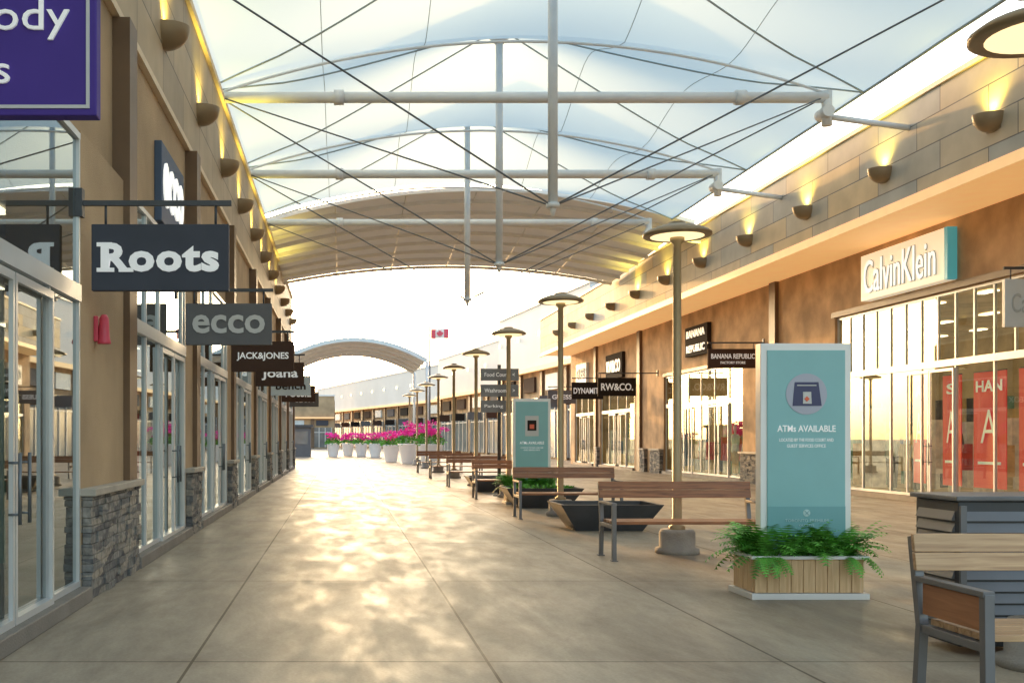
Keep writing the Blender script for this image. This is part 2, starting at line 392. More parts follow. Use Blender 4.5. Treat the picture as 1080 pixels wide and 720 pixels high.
# ---------------------------------------------------------------- LEFT BUILDING
LB=thing('shop_building','long tan stucco outlet building with stone piers and glazed shopfronts','building',(0,0,0))
yE=50.8
piers=[(9.32,11.6)]+[(15.6+5.7*k,16.8+5.7*k) for k in range(6)]+[(49.8,yE)]
fronts=[]; prev=3.6
for a,b in piers: fronts.append((prev,a)); prev=b
W=MB()
W.box(-3.0,-2.45,-9,3.6,0,4.2)
for a,b in piers: W.box(-3.0,-2.33,a,b,0,4.2)
W.box(-3.0,-2.45,-9,yE,4.2,6.05)
W.box(-12,-3.0,-9,-8.8,0,8); W.box(-12,-3.0,yE-.2,yE,0,8); W.box(-12.2,-12,-9,yE,0,8); W.box(-12,-3.0,-8.8,yE-.2,7.6,7.8)
W.obj('wall',M['stucco'],LB)
U=MB().box(-3.0,-2.41,-9,yE,6.052,8.2); U.obj('upper_cladding',M['panelL'],LB)
MB().box(-3.05,-2.34,-9,yE,8.202,8.32).box(-3.0,-2.37,-9,yE,5.96,6.05).obj('parapet_trim',M['trim'],LB)
for a,b in piers:
    st=ledge(-2.6,-2.24,a+.03,b,.93,1).obj('stone_base',M['stone'],LB)
    MB().box(-2.9,-2.19,a-.01,b+.03,.932,1.0).obj('cap',M['cap'],st,bevel=.008)
    MB().box(-2.5,-2.26,b-.45,b-.05,1.002,5.95).obj('brown_pilaster',M['brown'],LB)
for i,(a,b) in enumerate(fronts):
    L_=b-a; d0=a+L_*.45; door=[(d0,d0+1.9)] if i else [(6.35,8.35)]
    up=None
    if i==0: mull=[4.6,5.5,6.35,8.35]; up=[4.9]
    else: mull=[a+L_*.22,d0,d0+1.9]
    storefront(LB,-2.36,1,a,b,4.17,2.74,door,mull,M['glass'],up)
    MB().box(-2.55,-2.22,a+.001,b-.001,0,.13).obj('kerb',M['kerb'],LB,bevel=.01)
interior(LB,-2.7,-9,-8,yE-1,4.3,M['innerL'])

ws=thing('wall_sign','tall dark blue wall sign with bright white letters above a shopfront','shop sign',(-2.45,14.6,4.3))
MB().box(0,.1,-.95,.95,0,1.05).obj('panel',M['signn'],ws,bevel=.01)
text('ecco',M['litletter'],ws,(.11,0,.53),1.7,.6,'+x',.02,.03)

fa=thing('fire_alarm','small pinkish red fire alarm bell fixed to the building pier','fire alarm',(-2.33,9.85,2.34))
MB().box(0,.04,-.05,.05,.02,.26).obj('body',M['red'],fa,bevel=.008)
MB().lathe([(0,.28),(.025,.275),(.045,.24),(.05,.12),(.055,.05),(.065,.02),(.065,0),(0,0)],18,(.09,0,0)).obj('horn',M['red'],fa)

# ---------------------------------------------------------------- RIGHT BUILDING
RB=thing('shop_building','long brown stucco outlet building with staggered cladding and projecting fascia','building',(0,0,0))
XR=13.2; yR0=4; yR1=60
fr=[(5,15.2),(17.2,27.9),(34.3,42.7),(47,53.2),(54.6,59)]
W=MB(); prev=yR0
tops=[4.65,4.65,3.95,3.95,3.95]
for (a,b),t in zip(fr,tops):
    W.box(XR,XR+.4,prev,a,0,6.18); W.box(XR,XR+.4,a,b,t,6.18); prev=b
W.box(XR,XR+.4,prev,yR1,0,6.18)
W.box(XR+.4,24,yR0,yR0+.2,0,7.6); W.box(XR+.4,24,yR1-.2,yR1,0,7.6); W.box(24,24.2,yR0,yR1,0,7.6)
W.obj('wall',M['stucco2'],RB)
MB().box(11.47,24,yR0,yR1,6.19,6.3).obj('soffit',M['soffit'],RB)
MB().box(11.45,11.75,yR0,yR1,6.302,8.2).obj('upper_cladding',M['panelR'],RB)
MB().box(11.40,11.8,yR0,yR1,8.202,8.3).obj('parapet_trim',M['trim'],RB)
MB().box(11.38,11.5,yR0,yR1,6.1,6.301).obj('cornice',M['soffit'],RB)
MB().box(11.8,24,yR0,yR1,7.6,7.7).obj('roof',M['steel'],RB)
for y in (15.8,31.7,46.0,53.9):
    MB().box(XR-.12,XR-.002,y-.22,y+.22,.0,6.18).obj('brown_pilaster',M['brown'],RB)
for a,b in ((15.3,15.5),(32.4,34.2),(28.0,28.6),(42.8,44.2),(45.0,45.7),(53.3,53.6)):
    st=ledge(XR+.1,XR-.14,a,b,.95,-1).obj('stone_base',M['stone'],RB)
    MB().box(XR-.19,XR+.1,a-.03,b+.03,.952,1.02).obj('cap',M['cap'],st)
for (a,b),t in zip(fr,tops):
    n=int((b-a)/1.25); mull=[a+(b-a)*k/n for k in range(1,n)]
    k=n//2; door=[(mull[k-1],mull[k-1]+1.9)] if t>4 else [(mull[0],mull[0]+1.9),(mull[-1]-1.9,mull[-1])]
    up=[a+(b-a)*k/(2*n) for k in range(1,2*n)] if t>4 else None
    storefront(RB,XR+.1,-1,a,b,t,3.1 if t>4 else 2.75,door,mull,M['glassR'],up)
    MB().box(XR-.1,XR+.2,a,b,0,.12).obj('kerb',M['kerb'],RB)
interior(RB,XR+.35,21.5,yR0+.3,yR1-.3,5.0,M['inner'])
MB().box(XR-.05,XR-.002,17.1,28.0,4.66,4.80).obj('window_head_trim',M['brown'],RB)
MB().box(XR-.05,XR-.002,34.2,42.8,3.96,4.08).obj('window_head_trim',M['brown'],RB)

for (y,w,s) in ((21.85,1.1,'HAN'),(20.45,.9,'A'),(23.2,.7,'S'),(24.5,.5,'A')):
    bn=thing('window_banner','tall red poster with white letters hanging inside shop window','poster',(XR+.38,y,.4),'red posters in shop window')
    MB().box(0,.02,-w/2,w/2,0,2.45).obj('cloth',M['redb'],bn)
    MB().cyl((.01,-w/2,2.46),(.01,w/2,2.46),.015,n=8).obj('rod',M['cable'],bn)
    text(s,M['letter'],bn,(-.015,0,2.15),w*(.8 if len(s)>1 else .5),.24,'-x',.01,.02)
    text('A',M['letter'],bn,(-.015,.0,1.3),w*.5,.7,'-x',.01,-.01)
    MB().box(-.012,-.002,-w*.35,w*.35,.5,.56).obj('text_bar',M['letter'],bn)
def mannequin(loc,top,legs,lab):
    t=thing('mannequin',lab,'mannequin',loc,'mannequins in shop window',rz=R(-90))
    MB().lathe([(0,0),(.2,0),(.2,.03),(0,.03)],20).obj('base',M['cable'],t)
    b=MB()
    for sx in (-1,1):
        b.tube([(sx*.09,0,.05),(sx*.09,.0,.45),(sx*.09,0,.9)],[.045,.065,.095],10)
        b.tube([(sx*.2,0,1.42),(sx*.25,.01,1.15),(sx*.24,-.05,.88)],[.055,.045,.03],8)
    b.lathe([(.0,.82),(.16,.84),(.17,.92),(.13,1.08),(.16,1.25),(.2,1.4),(.14,1.48),(.055,1.5),(.05,1.57),(.075,1.62),(.095,1.7),(.085,1.78),(.04,1.83),(0,1.84)],18,sy=.65)
    b.obj('body',M['skin'],t)
    s=MB().lathe([(.185,.86),(.175,.95),(.15,1.08),(.18,1.25),(.22,1.4),(.15,1.49),(.07,1.5)],18,sy=.72)
    for sx in (-1,1): s.tube([(sx*.19,0,1.44),(sx*.25,.01,1.2)],[.07,.06],8)
    s.obj('shirt',top,t)
    s=MB()
    for sx in (-1,1): s.tube([(sx*.09,0,.1),(sx*.09,.0,.45),(sx*.09,0,.9)],[.07,.085,.115],10)
    s.obj('trousers',legs,t)
for i,(y,a,b) in enumerate(((19.2,2,1),(23.9,4,2),(25.4,5,4),(26.6,2,4),(36.2,4,1),(37.2,2,5),(40.6,1,4))):
    mannequin((XR+.85,y,.1),CL[a],CL[b],('pale mannequin in light top behind glass','pale mannequin in dark jacket behind glass','pale mannequin in brown top behind glass')[{2:0,4:1,5:2,1:1}[a]])
cs=thing('wall_sign','cream lit box sign with blue side and slim white letters','shop sign',(XR-.05,24.2,4.85))
MB().box(-.2,.05,-1.8,1.8,0,1.12).obj('panel',M['lit'],cs,bevel=.01)
MB().box(-.21,.0,-1.93,-1.81,0,1.12).obj('side_panel',M['cyan'],cs)
text('CalvinKlein',M['letterb'],cs,(-.21,0.05,.56),3.13,.83,'-x',.012,.022,name='letter_outline')
text('CalvinKlein',M['litletter'],cs,(-.228,0.05,.56),3.1,.8,'-x',.016,-.002)
def wallsign(y,z,w,h,s,pm,lm,lab,lines=None):
    t=thing('wall_sign',lab,'shop sign',(XR-.002,y,z))
    MB().box(-.15,0,-w/2,w/2,0,h).obj('panel',pm,t,bevel=.01)
    L_=lines or [s]
    for i,q in enumerate(L_):
        hh=h/len(L_)
        text(q,lm,t,(-.165,0,h-hh*(i+.5)),w*.82,hh*.5,'-x',.03,.02)
wallsign(38.4,4.5,2.4,1.1,'',M['signk'],M['letter'],'black wall sign with two lines of white capitals',['BANANA','REPUBLIC'])
wallsign(50.0,4.3,3.0,1.2,'RW&CO',M['signk'],M['letter'],'black wall sign with white capitals above shopfront')
wallsign(56.8,4.4,2.4,1.1,'GUESS',M['signw'],M['letterb'],'pale wall sign with grey capitals above shopfront')

# ---------------------------------------------------------------- wall sconces (uplights)
def sconce(sgn,loc,lab,grp,light):
    t=thing('wall_lamp',lab,'wall lamp',loc,grp)
    m=MB(); A=12;B=8
    for j in range(B+1):
        th=j/B*math.pi/2
        for i in range(A+1):
            ph=-math.pi/2+math.pi*i/A
            m.v.append((sgn*.36*math.cos(th)**.7*math.cos(ph)if j<B else 0,.27*math.cos(th)**.7*math.sin(ph) if j<B else 0,-.3*math.sin(th)))
    for j in range(B):
        for i in range(A):
            a=j*(A+1)+i; m.f.append([a,a+1,a+A+2,a+A+1]); m.sm.append(True)
    m.box(min(0,sgn*.012),max(0,sgn*.012),-.2,.2,-.28,.0)
    m.obj('bowl',M['bronze'],t)
    l=MB(); pts=[(sgn*.3*math.cos(-math.pi/2+math.pi*i/A),.22*math.sin(-math.pi/2+math.pi*i/A),-.03) for i in range(A+1)]
    l.quad(*pts); l.obj('lens',M['glow'],t)
    ld=bpy.data.lights.new('uplight','SPOT'); ld.energy=light; ld.color=(1,.8,.12); ld.spot_size=R(130); ld.spot_blend=.8; ld.shadow_soft_size=.06
    lo=bpy.data.objects.new('bulb',ld); COL.objects.link(lo); lo.parent=t; lo.location=(sgn*.16,0,0.0)
    lo.rotation_euler=(0,R(180)+sgn*R(-10),0)
    return t
s0=sconce(1,(-2.41,14.15,7.02),'bronze half bowl uplight on the tan cladding, lit yellow','uplights along the tan cladding',100)
for k in range(1,11): copything(s0,(-2.41,14.15+3.45*k,7.02),nolight=k>7)
copything(s0,(-2.41,14.15-3.45,7.02))
r0=sconce(-1,(11.45,18.3,7.12),'bronze half bowl uplight on the staggered cladding, lit yellow','uplights along the staggered cladding',100)
for k in range(1,11): copything(r0,(11.45,18.3+3.66*k,7.12),nolight=k>6)

# ---------------------------------------------------------------- hanging signs
def hang(xL,xR,y,zb,zt,pm,lm,lines,lab,wall,wf=.8,hf=.5,bold=.02,border=None,extra=None):
    t=thing('hanging_sign',lab,'shop sign',(wall,y,zb))
    o=lambda x:x-wall
    MB().box(o(xL),o(xR),-.04,.04,0,zt-zb).obj('panel',pm,t,bevel=.006)
    zt2=zt-zb+.17
    xa,xb=(min(o(xL),0),max(o(xR),0))
    b=MB().box(xa,xb+ (.02 if xb>0 else 0),-.02,.02,zt2,zt2+.045)
    for x in (o(xL)+.12,o(xR)-.12): b.cyl((x,0,zt-zb-.002),(x,0,zt2),.012,n=8)
    b.box(-.03,.03,-.05,.05,zt2-.1,zt2+.15)
    b.obj('bracket',M['dark'],t)
    n=len(lines); H=zt-zb
    for i,ln in enumerate(lines):
        q,wk=ln[:2]
        hh=H/n
        cz=H-hh*(i+.5); th=hh*hf
        if len(ln)>2: cz,th=ln[2:]
        for f,yy in (('-y',-.048),('+y',.048)):
            text(q,lm,t,((o(xL)+o(xR))/2,yy,cz),(xR-xL)*wk,th,f,.012,bold,extra=extra)
    if border:
        w=.015; x0,x1=o(xL)+.03,o(xR)-.03
        f=MB()
        f.box(x0,x1,-.046,-.039,.03,.03+w).box(x0,x1,-.046,-.039,H-.03-w,H-.03).box(x0,x0+w,-.046,-.039,.03+w,H-.03-w).box(x1-w,x1,-.046,-.039,.03+w,H-.03-w)
        f.obj('border',border,t)
    return t
hang(-2.44,-1.07,4.6,2.86,3.56,M['purple'],M['letter'],[('Bath & Body',.83,.415,.175),('Works',.45,.2,.125)],'deep purple hanging sign with thin white letters and border',-2.45,hf=.42,bold=0,border=M['letterg'])
rt=hang(-2.22,-1.0,9.3,2.76,3.35,M['signg'],M['letter'],[('Roots',.86)],'slate grey hanging sign with bold white slab letters',-2.33,hf=.44,bold=.04,extra=1.1)
sl=MB(); cx0=(-2.22-1.0)/2+2.33; X0=cx0-.525; zc=.295; hb=.13
for (a,b,z) in ((-.035,.12,-hb),(-.035,.10,hb-.035),(.16,.29,-hb)): sl.box(X0+a,X0+b,-.0545,-.0415,zc+z,zc+z+.035)
sl.obj('letter_serif',M['letter'],rt)
hang(-2.22,-.99,14.9,2.78,3.37,M['signm'],M['letterg'],[('ecco',.84)],'mid grey hanging sign with pale grey rounded letters',-2.37,hf=.45,bold=.02)
hang(-2.16,-.94,20.6,2.76,3.36,M['signb'],M['letter'],[('JACK&JONES',.84)],'dark brown hanging sign with small white capitals',-2.37,hf=.28,bold=.02)
hang(-2.16,-.94,26.3,2.76,3.36,M['signb'],M['letter'],[('Joana',.75)],'dark brown hanging sign with white script letters',-2.37,hf=.5,bold=.02)
hang(-2.16,-.94,32.0,2.76,3.36,M['signw'],M['signk'],[('bench',.75)],'pale hanging sign with dark letters',-2.37,hf=.4,bold=.02)
hang(-2.16,-.94,37.7,2.76,3.36,M['signb'],M['letter'],[('FOSSIL',.75)],'dark brown hanging sign with white capitals',-2.37,hf=.4)
hang(-2.16,-.94,43.4,2.76,3.36,M['signm'],M['letter'],[('GEOX',.7)],'grey hanging sign with white capitals',-2.37,hf=.4)
hang(11.45,13.0,32.6,3.64,4.24,M['signb'],M['letter'],[('BANANA REPUBLIC',.88,.37,.16),('FACTORY STORE',.5,.17,.08)],'dark brown hanging sign with two lines of white capitals',13.2,hf=.28)
hang(11.46,12.9,18.05,3.37,4.2,M['signw'],M['letterb'],[('Calvin Klein',.84)],'pale blue grey hanging sign with slim grey letters',13.2,hf=.4,bold=0)
hang(10.62,12.2,43.2,3.2,3.95,M['signk'],M['letter'],[('RW&CO.',.84)],'black hanging sign with wide white capitals',13.1,hf=.4)
hang(10.9,12.4,49.4,3.3,4.1,M['signk'],M['letter'],[('DYNAMITE',.88)],'black hanging sign with white capitals',13.2,hf=.35)
hang(11.0,12.5,55.6,3.3,4.0,M['signm'],M['letter'],[('GUESS',.7)],'grey hanging sign with white capitals',13.2,hf=.35)

# ---------------------------------------------------------------- CANOPY
CX=3.65; HW=6.15
def vz(u): return 8.45+1.05*(1-u*u)
def fab(u,v):
    r=math.sqrt(u*u*.95+v*v*.75)
    z=vz(u)+1.45*max(0,1-r)**1.5 - .04*(1-v*v)*(u*u)
    hw=HW+.75-.06*(1-v*v) if u>0 else HW+.35
    return (CX+u*hw, z)
CN=thing('tension_canopy','white tensile fabric canopy with steel masts and cables over walkway','canopy',(0,0,0))
masts=[-.3+6.1*k for k in range(6)]
for ym in masts:
    m=MB(); A,B=40,16
    for j in range(B+1):
        v=-1+2*j/B
        for i in range(A+1):
            u=-1+2*i/A; x,z=fab(u,v); m.v.append((x,ym+3.05*v,z))
    for j in range(B):
        for i in range(A):
            a=j*(A+1)+i; m.f.append([a,a+1,a+A+2,a+A+1]); m.sm.append(True)
    m.obj('fabric_membrane',M['fabric'],CN)
    s=MB()
    def path(fn,r,n=16,dz=-.03):
        P=[]
        for k in range(n+1):
            u,v=fn(k/n); x,z=fab(u,v); P.append((x,ym+3.05*v,z+dz))
        s.tube(P,r,5)
    for su in (-1,1):
        for sv in (-1,1):
            path(lambda t:(su*t,sv*t),.02)
    path(lambda t:(1,-1+2*t),.03)
    for uu in (-.62,-.3,.3,.62): path(lambda t:(uu,-1+2*t),.008,dz=-.01)
    s.obj('seam_cable',M['seam'],CN)
    if ym<15: continue
    mm=MB().cyl((CX,ym,5.5),(CX,ym,10.75),.085,n=16).cyl((CX,ym,5.28),(CX,ym,5.5),.03,.085,n=16).cyl((CX,ym,10.55),(CX,ym,10.8),.1,.35,n=16)
    mm.cyl((CX,ym,5.42),(CX,ym,5.5),.12,n=16)
    mm.obj('mast',M['steel'],CN)
    c=MB()
    for sx in (-1,1):
        for sy in (-1,1):
            c.cyl((CX,ym,5.45),(CX+sx*(HW-.1),ym+sy*3.0,8.3),.016,n=6,caps=False)
    c.obj('stay_cable',M['cable'],CN)
for k in range(7):
    y=-3.35+6.1*k
    b=MB().cyl((CX-HW-.0,y,8.32),(CX+HW,y,8.32),.11,n=16)
    for x in (CX-3.7,CX+4.4): b.cyl((x-.1,y,8.32),(x+.1,y,8.32),.15,n=16)
    b.cyl((CX+HW,y,8.45),(CX+HW,y,7.75),.1,n=12).cyl((CX+HW-.1,y,7.95),(11.5,y,7.7),.06,n=10)
    b.cyl((CX+HW-.05,y-.2,8.0),(CX+HW-.05,y+.2,8.0),.12,n=12)
    b.obj('tie_beam',M['steel'],CN)
    a=MB(); P=[(CX+HW*(-1+2*i/24),y,vz(-1+2*i/24)-.05) for i in range(25)]
    a.tube(P,.03,8)
    a.obj('arch_rib',M['steel'],CN)
VC=thing('vault_canopy','shallow pale grey barrel vault canopy with thin curved ribs','canopy',(0,0,0))
VX=4.4; VH=6.95
def vv(u,t): 
    sp=8.35-.45*t; pk=9.4-.8*t; return sp+(pk-sp)*(1-u*u)
y0,y1=33.5,43.8
m=MB(); A=32;B=6
for j in range(B+1):
    t=j/B
    for i in range(A+1):
        u=-1+2*i/A; m.v.append((VX+u*VH,y0+(y1-y0)*t,vv(u,t)+.1))
for j in range(B):
    for i in range(A):
        a=j*(A+1)+i; m.f.append([a,a+1,a+A+2,a+A+1]); m.sm.append(True)
m.obj('vault_roof',M['vault'],VC)
for k in range(9):
    t=k/8; y=y0+(y1-y0)*t; a=MB()
    P=[(VX+VH*(-1+2*i/24),y,vv(-1+2*i/24,t)+.03) for i in range(25)]
    for p,q in zip(P,P[1:]): a.obox(p,q,.07,.12)
    a.obj('arch_rib',M['rib'],VC)
a=MB()
for u in (-.66,-.33,0,.33,.66): a.cyl((VX+u*VH,y0,vv(u,0)+.06),(VX+u*VH,y1,vv(u,1)+.06),.025,n=6)
a.obj('purlin',M['rib'],VC)

# ---------------------------------------------------------------- STREET LAMPS
def lamp(loc):
    t=thing('street_lamp','bronze post lamp with shallow domed head on round concrete base','street lamp',loc,'post lamps along the walkway')
    MB().lathe([(0,0),(.27,0),(.27,.06),(.22,.08),(.22,.26),(.2,.3),(0,.3)],24).obj('base',M['concrete'],t)
    MB().lathe([(.1,.3),(.1,.34),(.058,.36),(.05,3.9),(.09,3.94),(.09,3.99),(0,3.99)],16).obj('pole',M['pole'],t)
    MB().lathe([(.33,4.0),(.40,3.995),(.425,4.01),(.425,4.035),(.36,4.08),(.22,4.13),(.12,4.15),(.1,4.18),(.0,4.185)],32).obj('lamp_head',M['bronze'],t)
    MB().lathe([(.09,3.985),(.2,3.975),(.33,3.999)],28).obj('lens',M['lens'],t)
    return t
l0=lamp((4.25,13.2,0))
copything(l0,(4.45,6.6,0))
for y in (19.6,25.7,31.9,38.2,44.3,50.5,56.7,63): copything(l0,(4.12,y,0))

# ---------------------------------------------------------------- BENCHES
def bench(loc,wood,lab,panel=False):
    t=thing('bench',lab,'bench',loc,'wood and steel benches')
    W=1.88; h=W/2
    s=MB()
    for k in range(4): s.box(-h+.03,h-.03,-.27+k*.125,-.27+k*.125+.112,.43,.465)
    s.obj('seat',wood,t,bevel=.004)
    b=MB()
    for z0,hh in ((.715,.098),(.818,.098)):
        yy=.26+(z0-.45)*.16
        b.prism([(-h,yy,z0),(-h,yy+.032,z0),(-h,yy+.032+.016,z0+hh),(-h,yy+.016,z0+hh)],(W,0,0))
    b.obj('backrest',wood,t,bevel=.004)
    for sx in (-1,1):
        x=sx*(h-.03); l=MB()
        def bar(P,w=.05,tk=.05):
            for p,q in zip(P,P[1:]): l.obox((x,)+p,(x,)+q,w,tk)
        bar([(-.29,0),(-.28,.67)]); bar([(-.28,.4),(.27,.4)],.045,.045); bar([(.34,0),(.30,.415),(.385,.90)]) 
        bar([(-.30,.67),(.33,.67)],.06,.03)
        l.box(x-.04,x+.04,-.33,-.25,0,.012); l.box(x-.04,x+.04,.3,.39,0,.012)
        l.obj('leg',M['grey'],t,bevel=.003)
        if panel: MB().box(x-.015,x+.015,-.25,.27,.48,.65).obj('arm_panel',M['woodP'],t,bevel=.003)
    return t
b0=bench((4.13,12.6,0),M['wood'],'reddish wood slat bench with grey steel frame by lamp post')
for y in (19.0,25.1,31.3,37.6,43.8): copything(b0,(4.12,y,0))
nb=bench((4.14,5.5,0),M['woodL'],'sun bleached wood bench with wood panels under steel arms',True)

bn=thing('litter_bin','charcoal louvred metal double litter bin with thin lid','litter bin',(4.62,7.22,0))
MB().box(-.5,.5,-.26,.26,.06,1.03).obj('body',M['dark'],bn,bevel=.01)
m=MB()
for k in range(11):
    z=.12+k*.078
    for xa,xb in ((-.46,-.02),(.02,.46)): m.prism([(xa,-.262,z+.062),(xa,-.262,z),(xa,-.285,z)],(xb-xa,0,0))
    m.prism([(-.502,-.22,z+.062),(-.502,-.22,z),(-.525,-.22,z)],(0,.44,0))
m.box(-.5,-.46,-.285,-.262,.1,1.0).box(.46,.5,-.285,-.262,.1,1.0).box(-.02,.02,-.285,-.262,.1,1.0)
m.obj('louvre_cladding',M['grey'],bn)
MB().box(-.53,.53,-.29,.29,1.032,1.065).obj('lid',M['grey'],bn,bevel=.008)

def leaves(mb,c,rx,ry,rz,n,size,droop=0):
    for i in range(n):
        a=random.uniform(0,2*math.pi); r=math.sqrt(random.random()); 
        x=c[0]+rx*r*math.cos(a); y=c[1]+ry*r*math.sin(a); z=c[2]+rz*random.random()*(1-r*.6)
        d=Vector((math.cos(a)+random.uniform(-.6,.6),math.sin(a)+random.uniform(-.6,.6),random.uniform(-.3,1.1)-droop*r)).normalized()
        L_=size*random.uniform(.6,1.4); w=L_*.28
        side=d.cross(Vector((random.uniform(-1,1),random.uniform(-1,1),random.uniform(.2,1)))).normalized()
        p=Vector((x,y,z)); 
        mb.quad(p,p+d*L_*.5+side*w,p+d*L_+Vector((0,0,-droop*L_*.3)),p+d*L_*.5-side*w)
def fern(mb,c,L_,ang,lift):
    p=Vector(c); d=Vector((math.cos(ang),math.sin(ang),lift)).normalized(); n=12
    for i in range(n):
        q=p+d*(L_/n); side=d.cross(Vector((0,0,1))).normalized(); w=L_*.24*math.sin(math.pi*(i+1.2)/(n+1.6))
        nrm=side.cross(d)
        for s in (-1,1):
            tip=p+side*(s*w)+d*(L_/n*.9)-nrm*.2*w
            mb.quad(p,p+d*(L_/n*.75),tip)
        p=q; d=(d+Vector((0,0,-.15))).normalized()
def totem(loc,kind,lab):
    t=thing('advertising_planter',lab,'advertising board',loc,'teal advertising boards in cedar planters')
    m=MB(); 
    for k in range(9):
        x=-.49+k*.109; m.box(x,x+.105,-.26,-.235,.06,.36); m.box(x,x+.105,.235,.26,.06,.36)
    for k in range(4):
        y=-.225+k*.113; m.box(-.5,-.475,y,y+.108,.06,.36); m.box(.475,.5,y,y+.108,.06,.36)
    m.obj('planter_box',M['cedar'],t,bevel=.003)
    MB().box(-.53,.53,-.29,.29,0,.055).box(-.53,.53,-.29,-.225,.362,.39).box(-.53,.53,.225,.29,.362,.39).box(-.53,-.465,-.224,.224,.362,.39).box(.465,.53,-.224,.224,.362,.39).obj('planter_trim',M['white'],t,bevel=.004)
    MB().quad((-.47,-.23,.345),(.47,-.23,.345),(.47,.23,.345),(-.47,.23,.345)).obj('soil',M['soil'],t)
    f=MB()
    for k in range(180):
        x=random.uniform(-.44,.44); y=random.choice((-.18,-.14,-.1,.16))+random.uniform(-.03,.03)
        a=random.uniform(math.pi*1.0,math.pi*2.0) if y<0 else random.uniform(0,2*math.pi)
        fern(f,(x,y,.36),random.uniform(.2,.45),a,random.uniform(.8,5))
    for k in range(80):
        sx=random.choice((-1,1)); fern(f,(sx*random.uniform(.3,.47),random.uniform(-.2,.15),.37),random.uniform(.25,.5),random.uniform(-.9,.9)+(0 if sx>0 else math.pi),random.uniform(.3,3.5))
    for k in range(20):
        x=random.choice((-1,1))*random.uniform(.3,.5)
        fern(f,(x,-.22,.39),random.uniform(.2,.36),random.uniform(math.pi*1.2,math.pi*1.8),.1)
    f.obj('fern',M['leaf'],t)
    x0,x1,z0,z1=-.33,.51,.30,2.33
    b=MB().box(x0,x1,.02,.14,z0,z1).obj('board',M['white'],t,bevel=.006)
    MB().box(x0+.06,x1-.06,.008,.019,.42,z1-.065).obj('poster',M['teal'],b)
    MB().box(x0+.06,x1-.06,.002,.0075,.42,.82).obj('poster_foot',M['teal2'],b)
    cx=(x0+x1)/2
    m=MB().cyl((cx,.0075,1.86),(cx,.003,1.86),.19,n=36) if kind==0 else MB().box(cx-.15,cx+.15,.003,.0075,1.5,1.95)
    m.obj('poster_disc',M['mauve'] if kind==0 else M['letterg'],b)
    if kind==0:
        MB().prism([(cx-.13,.0,1.75),(cx+.14,.0,1.75),(cx+.11,.0,1.97),(cx-.11,.0,1.97)],(0,.0028,0)).obj('card_icon',M['navy'],b)
        MB().prism([(cx-.035,-.004,1.77),(cx+.045,-.004,1.77),(cx+.04,-.004,1.88),(cx-.035,-.004,1.88)],(0,.003,0)).obj('card_face',M['letterg'],b)
        MB().prism([(cx,-.008,1.79),(cx+.025,-.008,1.815),(cx,-.008,1.84),(cx-.025,-.008,1.815)],(0,.003,0)).obj('card_mark',M['yellow'],b)
        MB().prism([(cx-.09,-.004,1.935),(cx+.09,-.004,1.935),(cx+.088,-.004,1.945),(cx-.088,-.004,1.945)],(0,.003,0)).obj('card_slot',M['letterg'],b)
    else:
        MB().box(cx-.1,cx+.1,-.001,.0028,1.62,1.85).obj('photo_block',M['signk'],b)
        MB().box(cx-.05,cx+.05,-.004,-.0015,1.66,1.76).obj('photo_mark',M['yellow'],b)
    text('ATMs AVAILABLE',M['letter'],b,(cx,.004,1.54 if kind==0 else 1.35),.54,.06,'-y',.004,.01)
    text('LOCATED BY THE FOOD COURT AND',M['letter'],b,(cx,.004,1.435 if kind==0 else 1.24),.5,.03,'-y',.003,0)
    text('GUEST SERVICES OFFICE',M['letter'],b,(cx,.004,1.38 if kind==0 else 1.19),.36,.03,'-y',.003,0)
    text('TORONTO PREMIUM',M['letterf'],b,(cx,-.001,.69),.4,.026,'-y',.003,.0)
    text('OUTLETS',M['letterf'],b,(cx,-.001,.645),.14,.018,'-y',.003,0)
    MB().cyl((cx,.001,.76),(cx,-.002,.76),.033,n=20).obj('logo_disc',M['letterf'],b)
    MB().obox((cx-.02,-.004,.74),(cx+.02,-.004,.78),.008,.003).obox((cx+.02,-.004,.74),(cx-.02,-.004,.78),.008,.003).obj('logo_mark',M['teal2'],b)
    return t
totem((4.22,9.66,0),0,'teal cash machine advert in white frame on cedar planter with ferns')
totem((4.15,23.2,0),1,'teal advert board with small picture on planter beside a bench')

def bowl(loc,green):
    t=thing('bowl_planter','low charcoal tapered square planter '+('filled with green ground cover' if green else 'without plants between benches'),'planter',loc,'charcoal tapered planters')
    m=MB(); a,b=.52,.8; H=.42
    lo=[(-a,-a*.7,0),(a,-a*.7,0),(a,a*.7,0),(-a,a*.7,0)]; hi=[(-b,-b*.7,H),(b,-b*.7,H),(b,b*.7,H),(-b,b*.7,H)]
    hi2=[(x*.92,y*.9,H) for x,y,z in hi]; hi3=[(x*.92,y*.9,H-.08) for x,y,z in hi]
    m.quad(*lo[::-1])
    for i in range(4):
        j=(i+1)%4
        m.quad(lo[i],lo[j],hi[j],hi[i]); m.quad(hi[i],hi[j],hi2[j],hi2[i]); m.quad(hi2[i],hi2[j],hi3[j],hi3[i])
    m.obj('basin',M['dark'],t)
    MB().quad(*hi3).obj('soil',M['soil'],t)
    if green:
        f=MB(); leaves(f,(0,0,H-.06),.7,.45,.08,260,.1); f.obj('ground_cover',M['leaf'],t)
    return t
bowl((4.2,16.7,0),False)
bowl((4.2,22.0,0),True)
bowl((4.2,28.5,0),False)

